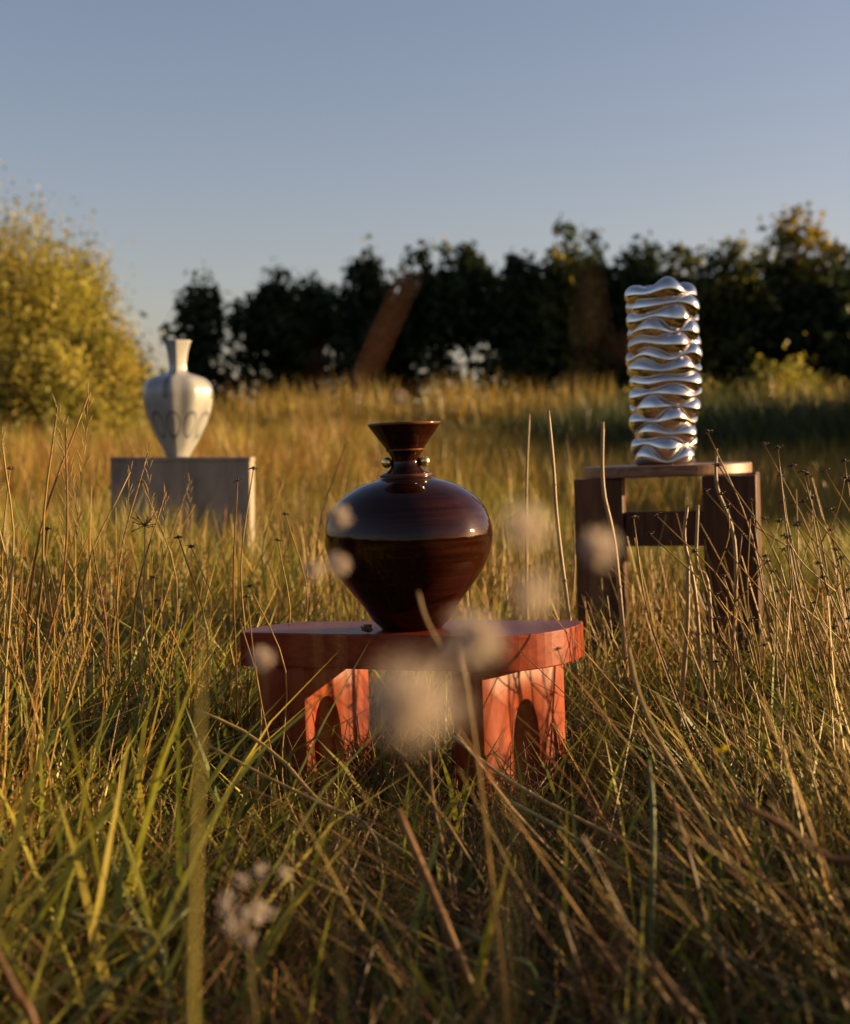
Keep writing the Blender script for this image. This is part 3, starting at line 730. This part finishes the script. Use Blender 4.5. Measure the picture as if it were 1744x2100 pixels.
# reed bed with feathery tops
P = Parts()
n = 20000
y = rng.uniform(27, 31, n); x = rng.uniform(-12, 13, n)
pt = patch(x, y, 0.9, 6)
h = rng.uniform(0.55, 1.6, n) * (0.72 + 0.5 * patch(x, y, 2.2, 16)) * np.where(x < -2.5, 0.95, 1)
cm = np.array([(0.48, 0.30, 0.06), (0.40, 0.28, 0.05), (0.54, 0.34, 0.07), (0.30, 0.25, 0.045)])[rng.integers(0, 4, n)] * rng.uniform(0.7, 1.25, (n, 1))
P.add(*blades(np.stack([x, y, gz(x, y) - 0.01], 1), h, rng.uniform(0.016, 0.036, n), rng.uniform(0, 6.28, n), rng.uniform(0, 0.18, n), rng.uniform(0, 0.25, n), rng.uniform(0, 6.28, n), cm))
tag(link('reeds', P.mesh('reeds'), M_blade, smooth=False), 'golden reed bed in front of the dark tree row', 'reeds', kind='stuff')

# ------------------------------------------------------------------ single dry stems, seed heads and fluffy heads
def fluff(P, c, r, n, r_, colr=(0.55, 0.45, 0.34), hw_=0.0004, asym=1.0):
    """ball of fine hairs with broader ends"""
    d = r_.normal(size=(n, 3)); d /= np.linalg.norm(d, axis=1)[:, None]
    d[:, 2] *= asym
    ax = r_.normal(size=3); ax /= np.linalg.norm(ax)
    L = r * r_.uniform(0.45, 1.25, (n, 1)) * (1 + 0.45 * (d @ ax)[:, None] + 0.3 * np.abs(d[:, :1]))
    a = np.cross(d, r_.normal(size=(n, 3))); a /= np.linalg.norm(a, axis=1)[:, None] + 1e-9
    c = np.asarray(c, float)
    v = np.stack([c + d * L * 0.15 - a * hw_, c + d * L * 0.15 + a * hw_, c + d * L + a * hw_ * 2.2, c + d * L - a * hw_ * 2.2], 1).reshape(-1, 3)
    cc = np.repeat(np.array(colr) * r_.uniform(0.8, 1.2, (n, 1)), 4, 0)
    P.add(v, [np.arange(4 * n).reshape(n, 4)], cc)

def spiky_head(P, c, r, r_, colr=(0.05, 0.03, 0.015)):
    th, q = lathe([(0.0001, -r * 0.8), (r * 0.6, -r * 0.4), (r * 0.75, 0), (r * 0.5, r * 0.5), (0.0001, r * 0.7)], 8)
    P.add(th + np.array(c), [q], colr)
    for k in range(9):
        a = k * 0.7 + r_.uniform(-.2, .2); e = np.array([math.cos(a) * r * 2.0, math.sin(a) * r * 2.0, r * r_.uniform(-0.9, 1.0)])
        P.add(*tube([np.array(c), np.array(c) + e * 0.6, np.array(c) + e + np.array([0, 0, -r * 0.3])], [r * 0.22, r * 0.18, r * 0.05], 3), colr)

def dry_stem_proto(kind, seed):
    """local base at origin, about 1 high unit scale applied outside"""
    r_ = np.random.default_rng(seed)
    pts = [(0, 0, 0), (r_.normal(0, .02), r_.normal(0, .02), 0.35), (r_.normal(0, .04), r_.normal(0, .03), 0.7), (r_.normal(0, .05), r_.normal(0, .04), 1.0)]
    sp = smooth_path(pts, 12)
    P = Parts(); P.add(*tube(sp, np.linspace(0.0036, 0.0019, len(sp)), 5), np.array(STRAW[seed % 5]) * 0.8)
    tips = [sp[-1]]
    if kind == 'branched':
        for k in range(3):
            i = 5 + k * 2; b0 = sp[i]; a = r_.uniform(0, 6.28); L = r_.uniform(0.12, 0.25)
            e = b0 + np.array([math.cos(a) * L * .7, math.sin(a) * L * .7, L])
            bp = smooth_path([b0, (b0 + e) / 2 + np.array([math.cos(a), math.sin(a), 0]) * .02, e], 6)
            P.add(*tube(bp, np.linspace(0.0022, 0.0013, len(bp)), 4), np.array(STRAW[seed % 5]) * 0.7); tips.append(e)
    stem = P.mesh('stem'); hs = []
    for t in tips:
        H = Parts()
        if kind == 'panicle':
            for k in range(26):
                s = k / 26; p = sp[-1] - np.array([0, 0, 0.32 * s]) ; a = r_.uniform(0, 6.28); L = 0.006 + 0.014 * s * (1 - s) * 3
                e = p + np.array([math.cos(a) * L, math.sin(a) * L, 0.03])
                H.add(*tube([p, (p + e) / 2, e], [0.0005, 0.0012, 0.0006], 3), (0.46, 0.33, 0.13))
        else: spiky_head(H, t, 0.008, r_, (0.07, 0.04, 0.018))
        hs.append(H.mesh('seed_head'))
    return stem, hs

protos = {}
def dry_stem(base, tip, kind, seed, label, group, thick=1.0, name='dead_flower_plant', headmat=None):
    key = (kind, seed)
    if key not in protos: protos[key] = dry_stem_proto(kind, seed)
    b, t = Vector(base), Vector(tip); d = t - b
    root = tag(empty(name, b), label, 'plant', group)
    root.rotation_mode = 'QUATERNION'; root.rotation_quaternion = Vector((0, 0, 1)).rotation_difference(d)
    L = d.length; root.scale = (thick * L, thick * L, L) if False else (L * 0.9 + 0.1, L * 0.9 + 0.1, L)
    link('stem', protos[key][0], M_straw, root); [link('seed_head', m_, M_straw, root) for m_ in protos[key][1]]
    return root

r_ = np.random.default_rng(21)
GRP = 'dry flower stems right of the stool'
heads = [(1385, 1045, 3.3), (1465, 882, 3.6), (1500, 945, 3.4), (1545, 930, 3.5), (1605, 1030, 3.5), (1640, 955, 3.6), (1695, 1005, 3.3), (1690, 1020, 3.35), (1660, 965, 3.5),
         (1730, 1040, 3.4), (1570, 1105, 3.2), (1620, 1120, 3.3), (1650, 1080, 3.2), (1720, 930, 3.7), (1735, 960, 3.6), (1580, 905, 3.8), (1600, 1150, 3.0), (1680, 1150, 3.1),
         (1300, 1060, 3.2), (1345, 1090, 3.15), (1480, 1090, 3.1), (1530, 1120, 3.1), (1700, 1180, 3.0), (1740, 1120, 3.2), (1555, 985, 3.6), (1425, 1130, 3.1), (1460, 1000, 3.5),
         (1615, 985, 3.7), (1675, 1060, 3.5), (1715, 1085, 3.6), (1590, 1060, 3.7), (1500, 1035, 3.7), (1540, 1060, 3.3), (1640, 1030, 3.8), (1690, 955, 3.9)]
ORD = ['highest', 'second highest', 'third highest', 'fourth highest', 'fifth highest', 'sixth highest', 'seventh highest', 'eighth highest', 'ninth highest', 'tenth highest', 'eleventh highest', 'twelfth highest', 'lowest']
def place_labels(items, zones, text):
    '''a label for each (u, v): its rank by height within the zone it stands in'''
    zone = [next(n for lim, n in zones if it[0] < lim) for it in items]
    out = []
    for k, it in enumerate(items):
        same = sorted((j for j in range(len(items)) if zone[j] == zone[k]), key=lambda j: items[j][1])
        out.append(text(k) + ', ' + ORD[min(same.index(k), 12)] + ' of those ' + zone[k])
    return out
LB = place_labels(heads, [(1500, 'before the stool'), (1575, 'by the right stool edge'), (1650, 'just right of the stool'), (9999, 'near the right picture edge')],
                  lambda k: 'forked dry stem, dark heads' if k % 4 == 0 else 'thin dry stem, one dark head')
for i, (u, v_, d) in enumerate(heads):
    t = at(u, v_, d); lean = r_.uniform(0.08, 0.42) * (1.6 if u < 1450 else 1)
    b = Vector((t.x + lean * t.z, t.y + r_.normal(0, 0.08), -0.01))
    dry_stem(b, t, 'branched' if i % 4 == 0 else 'single', 100 + i % 7, LB[i], GRP)
GRP2 = 'tall feathery grass stalks on the left'
stalks = [(42, 850, 2.9, 200), (105, 800, 3.0, 10), (48, 905, 3.1, -60), (85, 880, 2.8, 60), (232, 965, 3.2, 160), (240, 930, 3.3, 255), (282, 1010, 3.2, 255), (5, 955, 2.9, 20), (150, 1120, 2.8, 250), (130, 1250, 2.7, 60),
                                    (660, 905, 4.6, 645), (740, 935, 4.8, 735), (1190, 905, 5.0, 1180), (1150, 1040, 3.8, 1140), (560, 985, 4.6, 565), (340, 985, 4.0, 330)]
LB = place_labels(stalks, [(200, 'at the left picture edge'), (400, 'before the grey plinth'), (9999, 'in the middle of the meadow')], lambda k: 'tall pale grass stalk with feathery panicle')
for i, (u, v_, d, ub) in enumerate(stalks):
    t = at(u, v_, d); tb = at(ub, 1600, d)
    dry_stem(Vector((tb.x, t.y, -0.01)), t, 'panicle', 120 + i % 5, LB[i], GRP2, name='tall_grass')
GRP3 = 'dark tipped dry stems on the left'
stalks = [(318, 985, 3.4, 380), (375, 1100, 3.0, 470), (408, 1118, 3.0, 530), (455, 985, 3.4, 480), (520, 960, 3.5, 490), (590, 1055, 3.5, 560), (292, 1180, 2.9, 300), (345, 1230, 2.9, 420), (500, 1270, 2.8, 560), (30, 1310, 2.6, 130), (70, 1080, 3.1, 40), (20, 960, 3.4, 20), (575, 1110, 3.3, 470), (480, 1225, 2.8, 600), (540, 1200, 2.9, 620)]
LB = place_labels(stalks, [(310, 'left of the grey plinth'), (465, 'before the grey plinth'), (9999, 'between plinth and dark vase')], lambda k: 'brown dry stem with dark bud end')
for i, (u, v_, d, ub) in enumerate(stalks):
    t = at(u, v_, d); tb = at(ub, 1560, d)
    dry_stem(Vector((tb.x, t.y, -0.01)), t, 'single', 100 + i % 7, LB[i], GRP3)

def single_plant(name, path, rad, colr, label, cat='plant', group=None, head=None, sides=7, mat=None, taper=0.7, plume_from=None, plume_r=0):
    """one stem along a world path (base first), optional head(P, tip)"""
    path = [Vector(p) for p in path]
    if path[0].z > 0.03:          # root it in the ground
        d0 = path[0] - path[1]; d0.z = 0; z_ = path[0].z
        path.insert(0, Vector((path[0].x + max(-.5, min(.5, d0.x)) * z_, path[0].y + max(-.5, min(.5, d0.y)) * z_, -0.01)))
    pts = smooth_path([tuple(p) for p in path], 18)
    base = pts[0]
    root = tag(empty(name, base), label, cat, group)
    P = Parts(); P.add(*tube(pts - base, np.linspace(rad, rad * taper, len(pts)), sides), colr)
    # nodes along the straw
    for k in (5, 10):
        if k < len(pts) - 1: P.add(*tube([pts[k] - base - (pts[k + 1] - pts[k]) * .05, pts[k] - base, pts[k] - base + (pts[k + 1] - pts[k]) * .05], [rad * .9, rad * 1.35, rad * .9], sides), np.array(colr) * 0.75)
    link('stem', P.mesh('stem'), mat or M_straw, root)
    if plume_from is not None:
        k0 = int(plume_from * (len(pts) - 1)); pp_ = pts[k0:] - base; H = Parts(); rr0 = np.random.default_rng(len(label))
        tt = np.linspace(0, 1, len(pp_)); H.add(*tube(pp_, plume_r * (0.25 + np.sin(np.pi * np.clip(tt * 0.9 + 0.08, 0, 1))) / 1.25, 8), colr)
        for q in pp_:
            for _ in range(5):
                d_ = rr0.normal(size=3); d_ /= np.linalg.norm(d_); H.add(*tube([q, q + d_ * plume_r * 1.3], [plume_r * .25, plume_r * .1], 3), colr)
        link('seed_head', H.mesh('seed_head'), M_straw, root)
    if head:
        H = Parts(); head(H, pts[-1] - base); link('seed_head', H.mesh('seed_head'), M_fluff, root)
    return root
def floor_pt(u, d, dx=0.0, dy=0.0):
    p = at(u, 1000, d); return Vector((p.x + dx, p.y + dy, -0.01))

# fluffy pale heads close to the lens
FL = [(700, 1155, 1.12, 0.0068, 'small pale fluffy head before the left shoulder of the dark vase'), (642, 1167, 1.08, 0.0050, 'pale fluffy head left of the dark vase, touching its neighbour'),
      (695, 1062, 1.10, 0.0068, 'round pale fluffy head high on the left of the dark vase'), (835, 1455, 0.46, 0.0112, 'largest pale fluffy head between the bench legs'),
      (985, 1300, 0.66, 0.0100, 'broad pale fluffy head over the right half of the red seat'), (1075, 1090, 0.62, 0.0085, 'pale fluffy head in the grass right of the dark vase'),
      (1085, 1215, 0.62, 0.0080, 'pale fluffy head right of the vase foot'), (1225, 1130, 0.78, 0.0080, 'round pale fluffy head before the left leg of the stool'),
      (822, 818, 1.15, 0.0034, 'tiny pale fluffy head above the rim of the dark vase'), (545, 1350, 1.05, 0.0058, 'small pale fluffy head before the left end of the red seat')]
for i, (u, v_, d, r, lb) in enumerate(FL):
    t = at(u, v_, d); rr_ = np.random.default_rng(300 + i)
    def hd(H, tip, r=r, rr_=rr_, i=i):
        fluff(H, tip, r, 240 if i not in (5, 6) else 130, rr_, (0.76, 0.63, 0.53), 0.00036)
    single_plant('fluffy_flower', [(t.x + (0.05 * math.sin(i * 2) if i != 8 else 0.5), t.y + 0.03, -0.01), (t.x + (0.02 * math.sin(i * 2) if i != 8 else 0.2), t.y + 0.01, t.z * 0.6), t], 0.00025 if i not in (2, 8) else 0.00010, (0.33, 0.25, 0.10), lb, 'flower', 'blurred fluffy seed heads close by', hd)
# greyish fluffy plume low on the left
t = at(500, 1850, 1.35); rr_ = np.random.default_rng(340)
def plume(H, tip):
    for k in range(14): fluff(H, tip + rr_.normal(0, 1, 3) * np.array([0.013, 0.012, 0.022]) + np.array([0, 0, -0.01]), 0.007, 34, rr_, (0.62, 0.52, 0.44), 0.0004)
single_plant('fluffy_plume', [(t.x + 0.04, t.y, -0.01), (t.x + 0.02, t.y, t.z * .5), t], 0.0012, (0.28, 0.2, 0.08), 'greyish ragged fluffy plume low in the left foreground', 'flower', None, plume)
# spread dry umbel at the left
t = at(297, 1078, 3.0); rr_ = np.random.default_rng(341)
def umbel(H, tip):
    for k in range(26):
        a = rr_.uniform(0, 6.28); e = np.array([math.cos(a) * .028 * rr_.uniform(.4, 1), math.sin(a) * .028 * rr_.uniform(.4, 1), rr_.uniform(-.012, .03)])
        H.add(*tube([tip, tip + e * .7, tip + e], [0.0007, 0.0009, 0.0016], 4), (0.46, 0.33, 0.17))
single_plant('dry_umbel', [floor_pt(285, 3.0), at(290, 1350, 3.0), at(296, 1180, 3.0), t], 0.0018, (0.42, 0.29, 0.11), 'spread straw coloured star shaped umbel on a stem left of the bench', 'plant', None, umbel)

# thick blurred and near stems
BR = (0.24, 0.115, 0.035); TN = (0.42, 0.28, 0.10); YG2 = (0.30, 0.24, 0.05); GRN = (0.15, 0.16, 0.045)
single_plant('reed_plant', [floor_pt(540, 0.62), at(630, 1030, 0.62), at(700, 880, 0.62), at(772, 710, 0.62), at(842, 560, 0.62)], 0.00025, (0.20, 0.075, 0.030), 'blurred reddish brown stalk slanting across the dark trees', 'plant', plume_from=0.55, plume_r=0.0012)
single_plant('reed_plant', [floor_pt(1230, 0.62, .03), at(1200, 900, 0.6), at(1250, 740, 0.6), at(1330, 690, 0.6)], 0.00025, (0.22, 0.08, 0.03), 'faint blurred brown stalk beside the metal vase', 'plant', plume_from=0.75, plume_r=0.0022)
single_plant('dead_reed', [at(392, 2230, 0.95), at(396, 1900, 0.95), at(406, 1600, 0.95), at(412, 1400, 0.95), at(418, 1250, 0.95)], 0.0040, YG2, 'thick blurred yellow green stem standing in the left foreground', 'plant', taper=0.12)
single_plant('dead_reed', [at(1010, 2150, 1.75), at(940, 1960, 1.75), at(875, 1800, 1.78), at(815, 1660, 1.8)], 0.0066, BR, 'thick brown stem leaning left below the middle of the bench', 'plant')
single_plant('dead_reed', [at(1450, 2160, 1.55), at(1385, 2040, 1.55), at(1335, 1975, 1.56)], 0.0062, (0.17, 0.08, 0.025), 'short thick cut brown stem at the bottom right', 'plant')
single_plant('dead_reed', [at(1475, 2150, 1.9), at(1455, 1950, 1.9), at(1425, 1800, 1.9), at(1380, 1640, 1.95)], 0.0042, (0.17, 0.08, 0.025), 'upright brown stem right of the short cut stem', 'plant')
single_plant('dead_reed', [at(75, 2150, 1.45), at(30, 2030, 1.45), at(-20, 1930, 1.45)], 0.0055, (0.17, 0.08, 0.025), 'brown stem crossing the bottom left corner', 'plant')
single_plant('dead_reed', [at(1800, 1830, 1.7), at(1700, 1760, 1.7), at(1600, 1690, 1.7), at(1520, 1650, 1.7)], 0.0050, (0.18, 0.085, 0.026), 'thick brown stem lying at the right edge', 'plant')
single_plant('dead_reed', [at(1230, 2150, 1.7), at(1190, 2000, 1.7), at(1140, 1850, 1.72)], 0.0035, (0.14, 0.065, 0.022), 'dim brown stem between the leaning stem and the cut stem', 'plant')
single_plant('wild_grass', [at(150, 2130, 1.7), at(270, 1980, 1.75), at(385, 1862, 1.8)], 0.0052, GRN, 'broad grey green blade slanting up at the lower left', 'plant')
single_plant('wild_grass', [at(330, 1950, 1.9), at(230, 1900, 1.9), at(135, 1870, 1.9)], 0.0045, (0.34, 0.30, 0.11), 'pale blade lying flat at the lower left', 'plant')
single_plant('wild_grass', [at(1100, 2015, 1.8), at(1030, 1960, 1.8), at(950, 1905, 1.85)], 0.0048, GRN, 'grey green blade lying below the right bench leg', 'plant')
single_plant('dry_grass', [at(930, 1800, 2.35), at(840, 1755, 2.4), at(740, 1690, 2.45), at(650, 1640, 2.5), at(590, 1570, 2.55), at(500, 1500, 2.6), at(400, 1455, 2.6)], 0.0042, TN, 'long bent tan straw arching down across the left bench leg', 'plant')
single_plant('dry_grass', [at(770, 1720, 2.4), at(660, 1650, 2.45), at(540, 1590, 2.5), at(430, 1530, 2.55)], 0.0034, TN, 'tan straw lying just under the long bent straw', 'plant')
single_plant('dry_grass', [at(1450, 1810, 2.3), at(1310, 1740, 2.35), at(1130, 1650, 2.4), at(1015, 1580, 2.5), at(930, 1510, 2.55)], 0.0038, TN, 'long tan straw slanting across the foot of the right bench leg', 'plant')
single_plant('dry_grass', [at(1420, 1900, 2.2), at(1300, 1800, 2.25), at(1150, 1700, 2.3), at(1040, 1640, 2.4)], 0.004, (0.32, 0.27, 0.09), 'greenish straw bundle stalk lying below the right bench leg', 'plant')
single_plant('dry_grass', [at(1560, 1900, 2.0), at(1490, 1760, 2.05), at(1330, 1470, 2.1), at(1290, 1330, 2.2)], 0.0036, TN, 'long tan straw leaning left in front of the right hand clump', 'plant')
single_plant('dry_grass', [at(1330, 2130, 1.9), at(1340, 1700, 1.95), at(1330, 1560, 2.0)], 0.0048, GRN, 'upright green stalk right of the bench', 'plant')
single_plant('dry_grass', [at(940, 2000, 2.2), at(920, 1800, 2.2), at(890, 1650, 2.25), at(880, 1540, 2.3)], 0.0034, BR, 'brown straw rising between the bench legs', 'plant')
single_plant('dry_grass', [floor_pt(1090, 1.6), at(960, 1420, 1.55), at(905, 1330, 1.55), at(872, 1265, 1.55), at(857, 1212, 1.55)], 0.0022, (0.30, 0.17, 0.055), 'blurred bent tan stem tip in front of the dark vase', 'plant')
for i, (pa, w_, lb) in enumerate([([(1300, 1500, 3.9), (1265, 1150, 3.9), (1238, 1000, 3.9), (1237, 865, 3.9)], 0.0065, 'pale cut reed standing before the left leg of the stool'),
                                  ([(1215, 1450, 3.7), (1150, 1130, 3.7), (1135, 950, 3.7), (1125, 842, 3.7)], 0.0055, 'pale cut reed with bent dark tip left of the stool'),
                                  ([(1085, 1400, 4.1), (1080, 1050, 4.1), (1086, 850, 4.1)], 0.0042, 'thin pale cut reed midway between the vase and the stool'),
                                  ([(1470, 1420, 3.6), (1455, 1220, 3.6), (1430, 1160, 3.6), (1432, 1035, 3.6)], 0.0055, 'pale cut reed before the right leg of the stool'),
                                  ([(1490, 1500, 3.8), (1510, 1150, 3.8), (1472, 1000, 3.8), (1470, 920, 3.8)], 0.0055, 'tall pale cut reed in front of the stool rim'),
                                  ([(1380, 1480, 3.4), (1408, 1320, 3.4), (1412, 1160, 3.4)], 0.0065, 'short pale cut reed under the stool rail'),
                                  ([(1450, 1500, 3.5), (1430, 1250, 3.5), (1405, 1110, 3.5), (1410, 1040, 3.5)], 0.0055, 'cut reed with knobbed tip before the stool rail')]):
    path = [at(*p) for p in pa]; path[0].z = min(path[0].z, 0.02)
    single_plant('cut_reed', path, w_, (0.42, 0.28, 0.13), lb, 'plant', 'pale cut reeds by the stool')
# small yellow flower at right
t = at(1480, 1545, 2.0)
def yel(H, tip):
    rr = np.random.default_rng(5)
    for k in range(14):
        a = k * 0.45; e = np.array([math.cos(a) * .011, math.sin(a) * .011, .006 + .004 * math.sin(k)])
        q = np.array([-math.sin(a), math.cos(a), 0]) * .0022
        H.add(np.array([tip - q * .5, tip + q * .5, tip + e + q, tip + e - q]), [np.array([[0, 1, 2, 3]])], (0.62, 0.45, 0.02))
single_plant('yellow_flower', [at(1475, 1900, 2.0), at(1472, 1700, 2.0), t], 0.0022, (0.16, 0.17, 0.04), 'small yellow flower in the right foreground grass', 'flower', None, yel)
# dead flower clump lying on the seat against the vase foot
P = Parts(); rr = np.random.default_rng(8)
for k in range(14):
    a = rr.uniform(0, 6.28); e = np.array([math.cos(a) * .013 - .004, math.sin(a) * .008, abs(rr.normal(0, .008)) + .002])
    P.add(*tube([np.zeros(3) + [0, 0, .003], e * .6 + [0, 0, .003], e + [0, 0, .003]], [0.0035, 0.0032, 0.0018], 5), (0.16, 0.09, 0.035))
cl = link('dead_flower', P.mesh('dead_flower'), M_straw); cl.location = bm_w @ Vector((-0.118 - BX, 3.078 - BY, BT + 0.0015))
tag(cl, 'crumpled brown dead flower lying on the red seat against the vase foot', 'flower')
